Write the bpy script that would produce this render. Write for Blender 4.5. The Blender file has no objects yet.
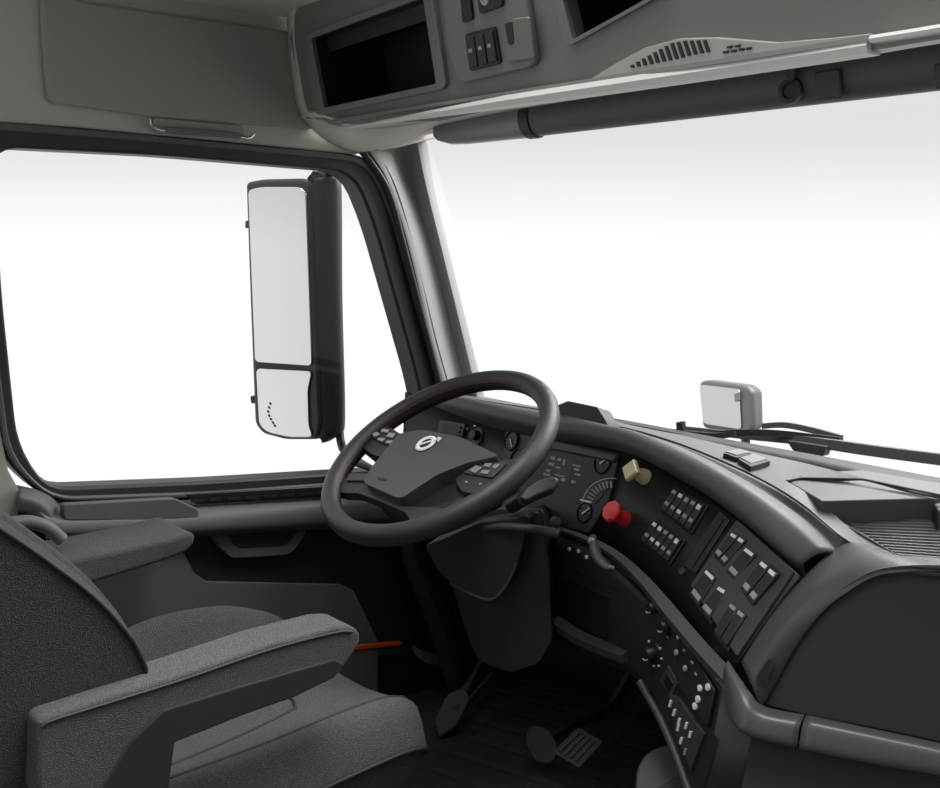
import bpy, bmesh, math, random
from mathutils import Vector as V, Matrix
from mathutils.bvhtree import BVHTree
random.seed(4)
S = bpy.context.scene
COL = S.collection
# ------------------------------------------------------------------ camera
YAW, PIT, F = math.radians(50), math.radians(-8.08), 1050.0
CAM = V((.975, -1.17, 1.2))
DIR = V((-math.sin(YAW)*math.cos(PIT), math.cos(YAW)*math.cos(PIT), math.sin(PIT)))
RGT = V((math.cos(YAW), math.sin(YAW), 0))
UPV = RGT.cross(DIR)
cd = bpy.data.cameras.new('camera'); cam = bpy.data.objects.new('camera', cd); COL.objects.link(cam)
cam.location = CAM; cam.rotation_euler = (math.radians(90)+PIT, 0, YAW)
cd.sensor_width = 36; cd.lens = 36*F/940; cd.clip_start = .02
S.camera = cam
# ------------------------------------------------------------------ world: white photo studio, greyer overhead
w = bpy.data.worlds.new('studio'); S.world = w; w.use_nodes = True
nt = w.node_tree; nt.nodes.clear()
tc = nt.nodes.new('ShaderNodeTexCoord'); sx = nt.nodes.new('ShaderNodeSeparateXYZ')
rp = nt.nodes.new('ShaderNodeValToRGB'); bg = nt.nodes.new('ShaderNodeBackground'); ou = nt.nodes.new('ShaderNodeOutputWorld')
mr = nt.nodes.new('ShaderNodeMapRange'); mr.inputs['From Min'].default_value = -1; mr.inputs['From Max'].default_value = 1
nt.links.new(tc.outputs['Generated'], sx.inputs[0]); nt.links.new(sx.outputs['Z'], mr.inputs['Value'])
nt.links.new(mr.outputs[0], rp.inputs[0]); # the room behind the photographer is unlit
dt = nt.nodes.new('ShaderNodeVectorMath'); dt.operation = 'DOT_PRODUCT'; dt.inputs[1].default_value = (.90, -.43, 0)
m2 = nt.nodes.new('ShaderNodeMapRange'); m2.interpolation_type = 'SMOOTHSTEP'
for k_, v_ in (('From Min', .45), ('From Max', .90), ('To Min', 1.0), ('To Max', .12)): m2.inputs[k_].default_value = v_
mm_ = nt.nodes.new('ShaderNodeVectorMath'); mm_.operation = 'SCALE'
nt.links.new(tc.outputs['Generated'], dt.inputs[0]); nt.links.new(dt.outputs['Value'], m2.inputs['Value'])
nt.links.new(rp.outputs[0], mm_.inputs[0]); nt.links.new(m2.outputs[0], mm_.inputs['Scale'])
nt.links.new(mm_.outputs[0], bg.inputs[0]); nt.links.new(bg.outputs[0], ou.inputs[0])
e = rp.color_ramp.elements
e[0].position = 0.0; e[0].color = (.25, .25, .25, 1)
e[1].position = 1.0; e[1].color = (.9, .9, .9, 1)
for p, c in ((.30, .9), (.40, 1.0), (.46, 1.0), (.50, 1.0), (.52, .90), (.547, .75), (.62, .72)):
    k = e.new(p); k.color = (c, c, c*1.0, 1)
bg.inputs[1].default_value = 1.09
# unseen softboxes, added overhead and beyond the windscreen to light the cab
def area(name, loc, tgt, sx_, sy_, power):
    l = bpy.data.lights.new(name, 'AREA'); l.shape = 'RECTANGLE'; l.size = sx_; l.size_y = sy_; l.energy = power
    o = bpy.data.objects.new(name, l); COL.objects.link(o); o.location = loc
    o.rotation_euler = (V(tgt)-V(loc)).to_track_quat('-Z', 'Y').to_euler()
    return o
area('added_softbox_top', (.05, .05, 3.4), (-.1, -.1, .5), 1.8, 1.8, 150)
area('added_softbox_front', (-.2, 2.6, 2.6), (-.1, .4, .8), 2.4, 1.2, 130)
vs = S.view_settings; vs.view_transform = 'Standard'; vs.look = 'None'; vs.gamma = 1; vs.exposure = 0.0; vs.use_curve_mapping = False

# ------------------------------------------------------------------ geometry helpers
def ray(px, py): return DIR + RGT*((px-470)/F) - UPV*((py-394)/F)
def onP(px, py, p, n):
    r = ray(px, py); return CAM + r*((V(p)-CAM).dot(V(n))/r.dot(V(n)))
def onX(px, py, x): return onP(px, py, (x, 0, 0), (1, 0, 0))
def onY(px, py, y): return onP(px, py, (0, y, 0), (0, 1, 0))
def onZ(px, py, z): return onP(px, py, (0, 0, z), (0, 0, 1))
def at(px, py, t): return CAM + ray(px, py)*t
class Plane:
    def __init__(s, p, n):
        s.p = V(p); s.n = V(n).normalized()
        if s.n.dot(CAM-s.p) < 0: s.n = -s.n
    def hit(s, px, py): return onP(px, py, s.p, s.n), s.n
class Mesh3:
    "shape that details get snapped onto"
    def __init__(s, vs_, fs): s.t = BVHTree.FromPolygons(vs_, fs); s.pl = Plane(vs_[len(vs_)//2], (CAM-vs_[len(vs_)//2]))
    def hit(s, px, py):
        d = ray(px, py); h = s.t.ray_cast(CAM, d.normalized())
        if h[0] is None:
            return s.near(px, py)
        n = h[1]
        return h[0], (n if n.dot(CAM-h[0]) > 0 else -n)
    def near(s, px, py):
        best = None
        for k in range(60):
            p = at(px, py, 1.2+k*.02); h = s.t.find_nearest(p)
            if best is None or h[3] < best[2]: best = (p, h[1], h[3])
        n = best[1]
        return best[0], (n if n.dot(CAM-best[0]) > 0 else -n)

def on(o):
    "the faces of a finished piece, to put details on"
    me = o.data; return Mesh3([v.co.copy() for v in me.vertices], [tuple(p.vertices) for p in me.polygons])
def link(name, me, mat, parent=None, **kw):
    o = bpy.data.objects.new(name, me); COL.objects.link(o)
    if mat: me.materials.append(mat)
    if parent: o.parent = parent
    for k, v in kw.items(): o[k] = v
    return o
def smooth(o, ang=40):
    me = o.data
    for p in me.polygons: p.use_smooth = True
    try: me.set_sharp_from_angle(angle=math.radians(ang))
    except Exception: pass
    return o
def bevel(o, w_, seg=2, ang=30):
    if w_:
        m = o.modifiers.new('bevel', 'BEVEL'); m.width = w_; m.segments = seg; m.limit_method = 'ANGLE'; m.angle_limit = math.radians(ang)
    return o
def from_bm(name, bm, mat, parent=None, bev=0, seg=2, ang=40, **kw):
    bmesh.ops.recalc_face_normals(bm, faces=bm.faces)
    me = bpy.data.meshes.new(name); bm.to_mesh(me); bm.free()
    o = link(name, me, mat, parent, **kw); smooth(o, ang); bevel(o, bev, seg)
    return o
def thing(name, label, cat, loc=(0, 0, 0), group=None):
    o = bpy.data.objects.new(name, None); COL.objects.link(o); o.empty_display_size = .05
    o['label'] = label; o['category'] = cat
    o.location = loc
    if group: o['group'] = group
    return o
def settle(root, base):
    "move the empty to the thing's base without moving its parts"
    base = V(base); root.location = base
    for c in root.children: c.location = c.location - base
def roundpoly(pts, r, seg=4):
    out = []; n = len(pts)
    for i in range(n):
        a, b, c = V(pts[i-1]), V(pts[i]), V(pts[(i+1) % n])
        da, dc = (a-b), (c-b); q = min(r, da.length*.45, dc.length*.45)
        p0, p1 = b+da.normalized()*q, b+dc.normalized()*q
        for k in range(seg+1):
            t = k/seg; out.append(tuple(p0*(1-t)**2 + b*2*t*(1-t) + p1*t*t))
    return out
def prism_bm(bm, front, back):
    n = len(front)
    a = [bm.verts.new(p) for p in front]; b = [bm.verts.new(p) for p in back]
    bm.faces.new(a); bm.faces.new(b[::-1])
    for i in range(n): bm.faces.new((a[i], b[i], b[(i+1) % n], a[(i+1) % n]))
def plate(name, poly, surf, h0, h1, mat, parent=None, bev=0, r=0, seg=2, **kw):
    "prism standing on a surface between heights h0 and h1"
    if r: poly = roundpoly(poly, r)
    fr, bk = [], []
    for (x, y) in poly:
        p, n = surf.hit(x, y); fr.append(p+n*h1); bk.append(p+n*h0)
    bm = bmesh.new(); prism_bm(bm, fr, bk)
    return from_bm(name, bm, mat, parent, bev, seg, **kw)
def plates(name, polys, surf, h0, h1, mat, parent=None, bev=0, **kw):
    bm = bmesh.new()
    for poly in polys:
        fr, bk = [], []
        for (x, y) in poly:
            p, n = surf.hit(x, y); fr.append(p+n*h1); bk.append(p+n*h0)
        prism_bm(bm, fr, bk)
    return from_bm(name, bm, mat, parent, bev, **kw)
def resample(pts, n, closed=True):
    pts = [V(p) for p in pts]
    if closed: pts = pts+[pts[0]]
    L = [0]
    for i in range(1, len(pts)): L.append(L[-1]+(pts[i]-pts[i-1]).length)
    out = []; m = n if closed else n-1
    j = 0
    for k in range(n):
        s = L[-1]*k/m
        while j < len(L)-2 and L[j+1] < s: j += 1
        t = (s-L[j])/max(1e-9, L[j+1]-L[j]); out.append(pts[j].lerp(pts[j+1], min(1, t)))
    return out
def ring(name, outer, inner, surf, h0, h1, mat, parent=None, bev=0, **kw):
    "frame between two outlines given with matching corners"
    bm = bmesh.new(); loops = []
    for poly, h in ((outer, h1), (inner, h1), (inner, h0), (outer, h0)):
        lp = []
        for (x, y) in poly:
            p, n = surf.hit(x, y); lp.append(bm.verts.new(p+n*h))
        loops.append(lp)
    n = len(outer)
    for k in range(4):
        a, b = loops[k], loops[(k+1) % 4]
        for i in range(n): bm.faces.new((a[i], a[(i+1) % n], b[(i+1) % n], b[i]))
    return from_bm(name, bm, mat, parent, bev, **kw)
def cr(pts, n):
    "Catmull-Rom through points"
    P = [V(p) for p in pts]; P = [P[0]*2-P[1]]+P+[P[-1]*2-P[-2]]; out = []
    m = len(P)-3
    for k in range(n):
        s = k/(n-1)*m; i = min(int(s), m-1); t = s-i
        a, b, c, d = P[i:i+4]
        out.append(.5*((2*b)+(c-a)*t+(2*a-5*b+4*c-d)*t*t+(3*b-a-3*c+d)*t**3))
    return out
def loft(name, rows, mat, parent=None, n=48, m=None, thick=.01, smooth_rows=True, bev=0, off=-1, flip=None, ang=50, **kw):
    "sheet through rows of points, given real thickness away from the viewer"
    R = [cr(r_, n) for r_ in rows]
    if smooth_rows and len(R) > 2:
        m = m or (len(R)-1)*5+1
        cols = [cr([R[j][i] for j in range(len(R))], m) for i in range(n)]
        G = [[cols[i][j] for i in range(n)] for j in range(m)]
    else: G = R
    vs_, fs = [], []
    for r_ in G: vs_ += r_
    for j in range(len(G)-1):
        for i in range(n-1): fs.append((j*n+i, j*n+i+1, (j+1)*n+i+1, (j+1)*n+i))
    surf = Mesh3([V(v) for v in vs_], fs)
    # orient toward the cab interior
    a = vs_[fs[len(fs)//2][0]]; b = vs_[fs[len(fs)//2][1]]; c = vs_[fs[len(fs)//2][2]]
    if (b-a).cross(c-a).dot((flip or CAM)-a) < 0: fs = [f[::-1] for f in fs]
    me = bpy.data.meshes.new(name); me.from_pydata(vs_, [], fs); me.update()
    o = link(name, me, mat, parent, **kw); smooth(o, ang)
    if thick:
        md = o.modifiers.new('solid', 'SOLIDIFY'); md.thickness = thick; md.offset = off
    bevel(o, bev)
    return o, surf
def frame_at(n):
    n = V(n).normalized(); a = n.cross(V((0, 0, 1)))
    a = V((1, 0, 0)) if a.length < 1e-4 else a.normalized()
    return a, n.cross(a), n
def sweep_bm(bm, pts, section, up=V((0, 0, 1)), closed=False, scale=None, cap=True):
    pts = [V(p) for p in pts]; N = len(pts); loops = []
    for i, p in enumerate(pts):
        if closed: t = pts[(i+1) % N]-pts[i-1]
        else: t = pts[min(i+1, N-1)]-pts[max(i-1, 0)]
        t.normalize(); s = t.cross(up)
        s = V((1, 0, 0)) if s.length < 1e-5 else s.normalized()
        u = s.cross(t); k = scale[i] if scale else 1
        loops.append([bm.verts.new(p+s*a*k+u*b*k) for a, b in section])
    M = len(section)
    for i in range(N if closed else N-1):
        a, b = loops[i], loops[(i+1) % N]
        for j in range(M): bm.faces.new((a[j], a[(j+1) % M], b[(j+1) % M], b[j]))
    if not closed and cap: bm.faces.new(loops[0][::-1]); bm.faces.new(loops[-1])
def circ(rx, ry=None, n=12): return [(rx*math.cos(2*math.pi*k/n), (ry or rx)*math.sin(2*math.pi*k/n)) for k in range(n)]
def sweep(name, pts, section, mat, parent=None, up=V((0, 0, 1)), closed=False, n=0, scale=None, bev=0, **kw):
    if n: pts = cr(pts, n)
    bm = bmesh.new(); sweep_bm(bm, pts, section, up, closed, scale)
    return from_bm(name, bm, mat, parent, bev, **kw)
def tube(name, pts, r, mat, parent=None, n=0, **kw): return sweep(name, pts, circ(r), mat, parent, n=n, **kw)
def lathe(name, p, n, prof, mat, parent=None, seg=24, **kw):
    "profile (radius, height) turned about the axis n at p"
    a, b, n = frame_at(n); bm = bmesh.new(); loops = []
    for r_, h in prof:
        if r_ < 1e-6: loops.append([bm.verts.new(V(p)+n*h)])
        else: loops.append([bm.verts.new(V(p)+n*h+a*r_*math.cos(2*math.pi*k/seg)+b*r_*math.sin(2*math.pi*k/seg)) for k in range(seg)])
    for i in range(len(loops)-1):
        A, B = loops[i], loops[i+1]
        for k in range(seg):
            k2 = (k+1) % seg
            if len(A) == 1 and len(B) == 1: continue
            if len(A) == 1: bm.faces.new((A[0], B[k], B[k2]))
            elif len(B) == 1: bm.faces.new((A[k], A[k2], B[0]))
            else: bm.faces.new((A[k], A[k2], B[k2], B[k]))
    if len(loops[0]) > 1: bm.faces.new(loops[0][::-1])
    if len(loops[-1]) > 1: bm.faces.new(loops[-1])
    return from_bm(name, bm, mat, parent, **kw)
def box(name, lo, hi, mat, parent=None, bev=.004, seg=2, **kw):
    bm = bmesh.new()
    (x0, y0, z0), (x1, y1, z1) = lo, hi
    prism_bm(bm, [(x0, y0, z1), (x1, y0, z1), (x1, y1, z1), (x0, y1, z1)], [(x0, y0, z0), (x1, y0, z0), (x1, y1, z0), (x0, y1, z0)])
    return from_bm(name, bm, mat, parent, bev, seg, **kw)
def cell(q, u0, v0, u1, v1):
    "sub-rectangle of a quad TL,TR,BR,BL"
    def f(u, v):
        a = V(q[0]).lerp(V(q[1]), u); b = V(q[3]).lerp(V(q[2]), u); return tuple(a.lerp(b, v))
    return [f(u0, v0), f(u1, v0), f(u1, v1), f(u0, v1)]

# ------------------------------------------------------------------ materials
def mat(name, c, rough=.5, metal=0, bump=0, bscale=400, var=0, spec=.5, kind='noise', coat=0):
    m = bpy.data.materials.new(name); m.use_nodes = True; t = m.node_tree; b = t.nodes['Principled BSDF']
    c = (c, c, c) if isinstance(c, (int, float)) else c
    b.inputs['Base Color'].default_value = (*c, 1); b.inputs['Roughness'].default_value = rough; b.inputs['Metallic'].default_value = metal
    b.inputs['Specular IOR Level'].default_value = spec; b.inputs['Coat Weight'].default_value = coat
    co = t.nodes.new('ShaderNodeTexCoord')
    nz = t.nodes.new('ShaderNodeTexNoise'); nz.inputs['Scale'].default_value = bscale; nz.inputs['Detail'].default_value = 3
    t.links.new(co.outputs['Object'], nz.inputs['Vector'])
    src = nz.outputs['Fac']
    if kind == 'weave':
        wv = t.nodes.new('ShaderNodeTexVoronoi'); wv.inputs['Scale'].default_value = bscale
        t.links.new(co.outputs['Object'], wv.inputs['Vector']); src = wv.outputs['Distance']
    if bump:
        bp = t.nodes.new('ShaderNodeBump'); bp.inputs['Strength'].default_value = bump; bp.inputs['Distance'].default_value = .002
        t.links.new(src, bp.inputs['Height']); t.links.new(bp.outputs[0], b.inputs['Normal'])
    if var:
        r_ = t.nodes.new('ShaderNodeValToRGB'); el = r_.color_ramp.elements
        el[0].position = .3; el[1].position = .7
        el[0].color = (*[x*(1-var) for x in c], 1); el[1].color = (*[min(1, x*(1+var)) for x in c], 1)
        t.links.new(src, r_.inputs[0]); t.links.new(r_.outputs[0], b.inputs['Base Color'])
    return m
M_ceil = mat('ceiling_warm_grey', (.72, .69, .63), .9)
M_head = mat('headliner_warm_grey', (.56, .535, .485), .85, bump=.15, bscale=900, var=.05)
M_pad = mat('headliner_pad', (.40, .38, .34), .9, bump=.2, bscale=1200, var=.06)
M_cons = mat('console_grey', (.17, .163, .149), .6, bump=.1, bscale=700)
M_lip = mat('pale_trim', (.62, .61, .58), .45)
M_humpLit = mat('console_grey_lit', (.42, .41, .38), .5)  # lighter console grey: light on the down-facing hump put into the colour
M_bin = mat('bin_dark', (.012, .012, .011), .55)
M_pill = mat('pillar_grey', (.25, .25, .245), .65, bump=.08, bscale=900)
M_seal = mat('rubber_seal', .028, .5)
M_sealL = mat('seal_grey', .10, .45)
M_blk = mat('black_plastic', .008, .45, bump=.1, bscale=1500)
M_dark = mat('dark_plastic', .017, .5, bump=.15, bscale=1500)
M_mid = mat('charcoal_plastic', .042, .48, bump=.15, bscale=1500)
M_top = mat('dash_top_grey', .085, .5, bump=.2, bscale=1500)
M_trim = mat('trim_strip_grey', .065, .35)
M_glv = mat('glovebox_charcoal', .014, .7, bump=.15, bscale=1500)
M_door = mat('door_grey', .10, .55, bump=.2, bscale=1200)
M_doorL = mat('door_lower_warm_grey', (.125, .120, .108), .7, bump=.2, bscale=900)
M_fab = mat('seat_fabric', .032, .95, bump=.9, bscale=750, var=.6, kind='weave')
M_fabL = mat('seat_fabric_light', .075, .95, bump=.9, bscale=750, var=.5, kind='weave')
M_vinyl = mat('seat_vinyl_and_shade', .014, .75, bump=.3, bscale=900)  # back shell vinyl, also the colour of the armrest's painted shade
M_pipe = mat('piping_black', .010, .6)
M_leather = mat('wheel_leather', .024, .42, bump=.25, bscale=1800)
M_hub = mat('wheel_hub', .055, .5, bump=.2, bscale=1800)
M_sil = mat('silver_trim', .45, .3, metal=.8)
M_wht = mat('white_marks', .72, .5)
M_gry = mat('grey_marks', .30, .5)
M_red = mat('red_knob', (.62, .018, .03), .3, coat=.4)
M_yel = mat('cream_knob', (.62, .55, .30), .4, coat=.2)
M_sti = mat('red_stitch', (.12, .008, .014), .6)
M_ora = mat('orange_reflector', (.75, .10, .02), .35)
M_mir = mat('mirror_glass', .72, .02, metal=1)
M_mir2 = mat('hood_mirror_glass', .58, .05, metal=1)
M_mh = mat('mirror_housing', .035, .4)
M_hm = mat('hood_mirror_grey', .13, .35)
M_sat = mat('satin_grey', .20, .35)
M_chr = mat('chrome', .75, .15, metal=1)
M_floor = mat('floor_vinyl', .030, .6, bump=.3, bscale=300)
M_mat = mat('rubber_mat', .035, .6, bump=.3, bscale=300)
M_beige = mat('pillar_beige', (.42, .40, .36), .6)
def glass(name, refl):
    m = bpy.data.materials.new(name); m.use_nodes = True; t = m.node_tree; t.nodes.clear()
    o = t.nodes.new('ShaderNodeOutputMaterial'); mx = t.nodes.new('ShaderNodeMixShader'); tr = t.nodes.new('ShaderNodeBsdfTransparent')
    g = t.nodes.new('ShaderNodeBsdfGlossy'); g.inputs['Roughness'].default_value = .01; tr.inputs[0].default_value = (.97, .975, .975, 1)
    mx.inputs[0].default_value = refl
    t.links.new(tr.outputs[0], mx.inputs[1]); t.links.new(g.outputs[0], mx.inputs[2]); t.links.new(mx.outputs[0], o.inputs[0])
    return m
M_glass = glass('clear_glass', .008)
ST = dict(kind='structure')

# ================================================================== SETTING
box('floor', (-1.06, -1.7, .05), (1.1, 1.0, .10), M_floor, None, .003, **ST)
box('ceiling', (-1.06, -1.7, 1.665), (-.45, .34, 1.70), M_ceil, None, .003, **ST)
# firewall behind the pedals
bm = bmesh.new()
prism_bm(bm, [(-1.05, .74, .10), (-1.05, .66, .10), (-1.05, .58, .28), (-1.05, .54, .74), (-1.05, .58, .74)],
         [(.95, .74, .10), (.95, .66, .10), (.95, .58, .28), (.95, .54, .74), (.95, .58, .74)])
from_bm('wall_front', bm, M_floor, None, .004, **ST)

# left wall above the window
PW = Plane((-1.0, 0, 0), (1, 0, 0))
top_band = [(-70, -90), (-70, 118), (0, 123), (80, 128), (160, 136), (250, 144), (350, 154), (372, 152), (400, 147), (438, 138), (425, 60), (400, -20), (380, -90)]
plate('wall_left', top_band, PW, -.06, 0, M_head, None, .004, **ST)
pad = roundpoly([(37, -40), (40, 40), (46, 103), (150, 117), (316, 130), (306, 80), (293, 33), (180, 17), (71, 1), (60, -40)], 9)
plate('trim_1', pad, PW, .001, .012, M_pad, None, .005, 0, 3, **ST)

# ---- door with its window
SEALP = Plane((-1.03, 0, 0), (1, 0, 0))
out_ = roundpoly([(-38, 118), (150, 135), (368, 157), (394, 210), (440, 378), (452, 470), (405, 480), (200, 496), (46, 500), (-2, 458), (-24, 300)], 26)
inn_ = roundpoly([(-12, 148), (150, 156), (345, 172), (366, 222), (412, 385), (424, 462), (400, 467), (200, 479), (40, 485), (13, 440), (-2, 300)], 26)
win = thing('window_1', 'side window in the driver door with a rubber seal', 'window'); win['kind'] = 'structure'
del win['label'], win['category']
ring('window_frame', out_, inn_, SEALP, -.03, .03, M_seal, win, .006)
o2 = [tuple(V(a).lerp(V(b), .10)) for a, b in zip(out_, inn_)]; i2 = [tuple(V(a).lerp(V(b), .42)) for a, b in zip(out_, inn_)]
ring('seal_lip', o2, i2, SEALP, .02, .038, M_sealL, win, .004)
plate('pane', [tuple(V(a).lerp(V(b), .85)) for a, b in zip(out_, inn_)], Plane((-1.05, 0, 0), (1, 0, 0)), -.003, .001, M_glass, win)

DP = Plane((-1.0, 0, 0), (1, 0, 0))
door = bpy.data.objects.new('door_1', None); COL.objects.link(door); door['kind'] = 'structure'
# main inner skin, dark
plate('door_panel', [(-60, 470), (-20, 480), (46, 494), (200, 490), (405, 475), (505, 470), (515, 760), (-60, 760)], DP, -.05, -.004, M_dark, door)
# upper ledge
led = [[onX(*p, -1.005) for p in ((20, 492), (60, 500), (120, 501), (200, 497), (330, 488), (430, 482))],
       [onX(*p, -.985) for p in ((30, 500), (62, 510), (120, 508), (190, 503), (330, 496), (430, 490))],
       [onX(*p, -.955) for p in ((40, 512), (64, 520), (120, 519), (190, 517), (330, 505), (430, 499))],
       [onX(*p, -.95) for p in ((50, 530), (66, 534), (120, 533), (195, 531), (330, 522), (430, 516))],
       [onX(*p, -.975) for p in ((52, 536), (66, 538), (120, 538), (195, 537), (330, 529), (430, 522))]]
loft('armrest_ledge', led, M_door, door, n=40, thick=.012)
LP = Plane((-.962, 0, 0), (1, 0, 0))
plate('recess', [(185, 494), (332, 485), (332, 497), (196, 504)], Plane((-.975, 0, 0), (1, 0, 0)), -.004, .006, M_blk, door, .002)
plates('slot', [[(190+k*18, 499.5-k*1.1), (203+k*18, 498.7-k*1.1), (203+k*18, 501.2-k*1.1), (190+k*18, 502-k*1.1)] for k in range(8)], Plane((-.972, 0, 0), (1, 0, 0)), .004, .006, M_dark, door)
# raised switch pod at the rear of the ledge
plate('armrest_pod', [(60, 503), (172, 497), (196, 508), (196, 517), (130, 519), (62, 519)], Plane((-.968, 0, 0), (1, 0, 0)), -.006, .014, M_door, door, .006, 4, 3)
# rounded rear cap
cap = [[onX(*p, -.99) for p in ((20, 486), (38, 490), (55, 500), (62, 516), (60, 535))],
       [onX(*p, -.955) for p in ((19, 496), (34, 500), (47, 508), (53, 520), (52, 537))],
       [onX(*p, -.96) for p in ((19, 512), (30, 514), (40, 520), (46, 528), (46, 540))]]
loft('corner_cap', cap, M_door, door, n=20, thick=.012)
#lathe('window_crank_cover', onX(72, 518, -.962), (1, 0, 0), [(.026, 0), (.024, .012), (.012, .018), (0, .019)], M_mid, door)
# pull handle dish
plate('pull_handle', [(208, 533), (303, 528), (290, 548), (282, 553), (228, 556), (216, 546)], DP, -.003, .02, M_door, door, .006, 3, 3)
plate('handle_hollow', [(222, 532), (294, 528), (284, 541), (276, 544), (234, 546), (228, 541)], DP, .018, .0215, M_dark, door, .002, 3)
# lower light panel
plate('lower_panel', [(-60, 560), (150, 540), (183, 553), (192, 572), (205, 581), (340, 584), (352, 590), (376, 640), (376, 740), (-60, 760)], DP, -.003, .008, M_doorL, door, .004, 3)
plate('reflector', [(352, 644), (399, 640), (399, 644), (352, 649)], DP, .001, .012, M_ora, door, .002)
plate('lower_trim', [(352, 651), (398, 647), (400, 652), (352, 657)], DP, .001, .008, M_mid, door, .001)
plate('latch_plate', [(411, 645), (421, 650), (432, 652), (437, 657), (437, 664), (425, 663), (414, 655)], DP, .001, .010, M_sat, door, .002, 2)
# rear door pillar
plate('trim_2', [(-80, 100), (-36, 118), (-22, 300), (0, 430), (8, 470), (19, 490), (18, 560), (-80, 560)], Plane((-1.0, 0, 0), (1, 0, 0)), -.05, .004, M_beige, None, .004, **ST)
# hinge pillar post in the footwell
loft('trim_3', [[onX(395, 500, -.96), onX(402, 560, -.95), onX(425, 620, -.93), onX(448, 690, -.90)],
                [onX(408, 500, -.93), onX(418, 560, -.92), onX(441, 620, -.90), onX(464, 690, -.88)],
                [onX(425, 500, -.97), onX(432, 560, -.96), onX(455, 620, -.94), onX(480, 690, -.92)]], M_dark, None, n=24, thick=.012, **ST)
# windscreen pillar
def row(pts, f): return [f(*p) for p in pts]
pA = [onX(358, 152, -1.02), onX(382, 185, -1.02), onX(402, 250, -1.02), onX(425, 340, -1.02), onX(441, 400, -1.02), onX(448, 450, -1.02)]
pB = [onX(372, 148, -.985), onX(392, 185, -.985), onX(412, 250, -.985), onX(433, 340, -.985), onX(449, 400, -.985), onX(456, 450, -.985)]
def yy(px, py, k): return onY(px, py, .34+(py-140)/240*.17+k)
pC = [yy(396, 143, -.02), yy(408, 185, -.02), yy(428, 250, -.02), yy(450, 340, -.02), yy(464, 400, -.02), yy(470, 450, -.02)]
pD = [yy(416, 137, .0), yy(426, 185, .0), yy(442, 250, .0), yy(464, 340, .0), yy(478, 400, .0), yy(486, 450, .0)]
pE = [yy(428, 137, .05), yy(434, 185, .05), yy(449, 250, .05), yy(471, 340, .05), yy(484, 395, .05), yy(492, 450, .05)]
loft('trim_4', [pA, pB, pC, pD, pE], M_pill, None, n=30, thick=.02, **ST)
sweep('trim_5', [onX(362, 150, -.985), onX(388, 190, -.985), onX(405, 250, -.985), onX(427, 335, -.985), onX(444, 400, -.985)], circ(.007), M_seal, None, n=24, **ST)
# windscreen glass with its black border
wt = [(428, 136, .38), (560, 118, .43), (700, 100, .45), (850, 75, .46), (1000, 52, .46)]
wb = [(488, 402, .57), (600, 422, .64), (720, 446, .66), (850, 472, .66), (1000, 505, .64)]
win2 = bpy.data.objects.new('window_2', None); COL.objects.link(win2); win2['kind'] = 'structure'
loft('pane', [[onY(*p) for p in wt], [onY(*a).lerp(onY(*b), .5)+V((0, .02, 0)) for a, b in zip(wt, wb)], [onY(*p) for p in wb]], M_glass, win2, n=24, thick=.004)
sweep('window_frame', [onY(a, b+1, c) for a, b, c in ((488, 401, .6), (600, 419, .64), (720, 442, .66), (850, 467, .66), (1000, 496, .64))], [(-.008, -.006), (.008, -.006), (.008, .005), (-.008, .005)], M_seal, win2, n=40)
# scuttle panel outside, under the wipers
loft('trim_6', [[onZ(*p, .790) for p in ((470, 400), (560, 409), (640, 423), (720, 438), (800, 452), (860, 463), (1000, 489))],
                [onZ(*p, .785) for p in ((470, 403), (560, 413), (640, 430), (720, 447), (800, 462), (860, 475), (1000, 503))]], M_dark, None, n=30, thick=.012, **ST)

# ================================================================== OVERHEAD CONSOLE
oc = thing('overhead_console', 'warm grey overhead console with dark open bins and switches above the windscreen', 'overhead console', )
FP = Plane((0, 0, 1.49), (0, -.97, -.22))
bin1 = [(315, 38), (427, -3), (440, 83), (328, 107)]
bin2 = [(562, -22), (664, -40), (662, -8), (577, 39)]
# face built as strips around the openings
def strip(poly, m=M_cons, h0=-.02, h1=0, nm='console_face', bev=0, r=0): return plate(nm, poly, FP, h0, h1, m, oc, bev, r)
bm = bmesh.new()
def addpoly(poly, h0, h1, surf=FP):
    fr, bk = [], []
    for (x, y) in poly:
        p, n = surf.hit(x, y); fr.append(p+n*h1); bk.append(p+n*h0)
    prism_bm(bm, fr, bk)
addpoly([(290, 38), (315, 38), (328, 107), (330, 124), (306, 118)], -.02, 0)
addpoly([(290, 38), (296, 10), (430, -50), (427, -3), (315, 38)], -.02, 0)
addpoly([(328, 107), (440, 83), (560, 40), (560, 95), (440, 121), (330, 124)], -.02, 0)
addpoly([(427, -3), (430, -50), (562, -70), (562, -22), (577, 39), (560, 40), (440, 83)], -.02, 0)
addpoly([(562, -22), (562, -70), (664, -80), (664, -40)], -.02, 0)
addpoly([(560, 40), (577, 39), (662, -8), (664, -40), (664, -80), (1010, -110), (1010, 12), (560, 95)], -.02, 0)
from_bm('console_face', bm, M_cons, oc)
def scaleq(q, k):
    c = V((sum(p[0] for p in q)/len(q), sum(p[1] for p in q)/len(q))); return [tuple(c+(V(p)-c)*k) for p in q]
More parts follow.
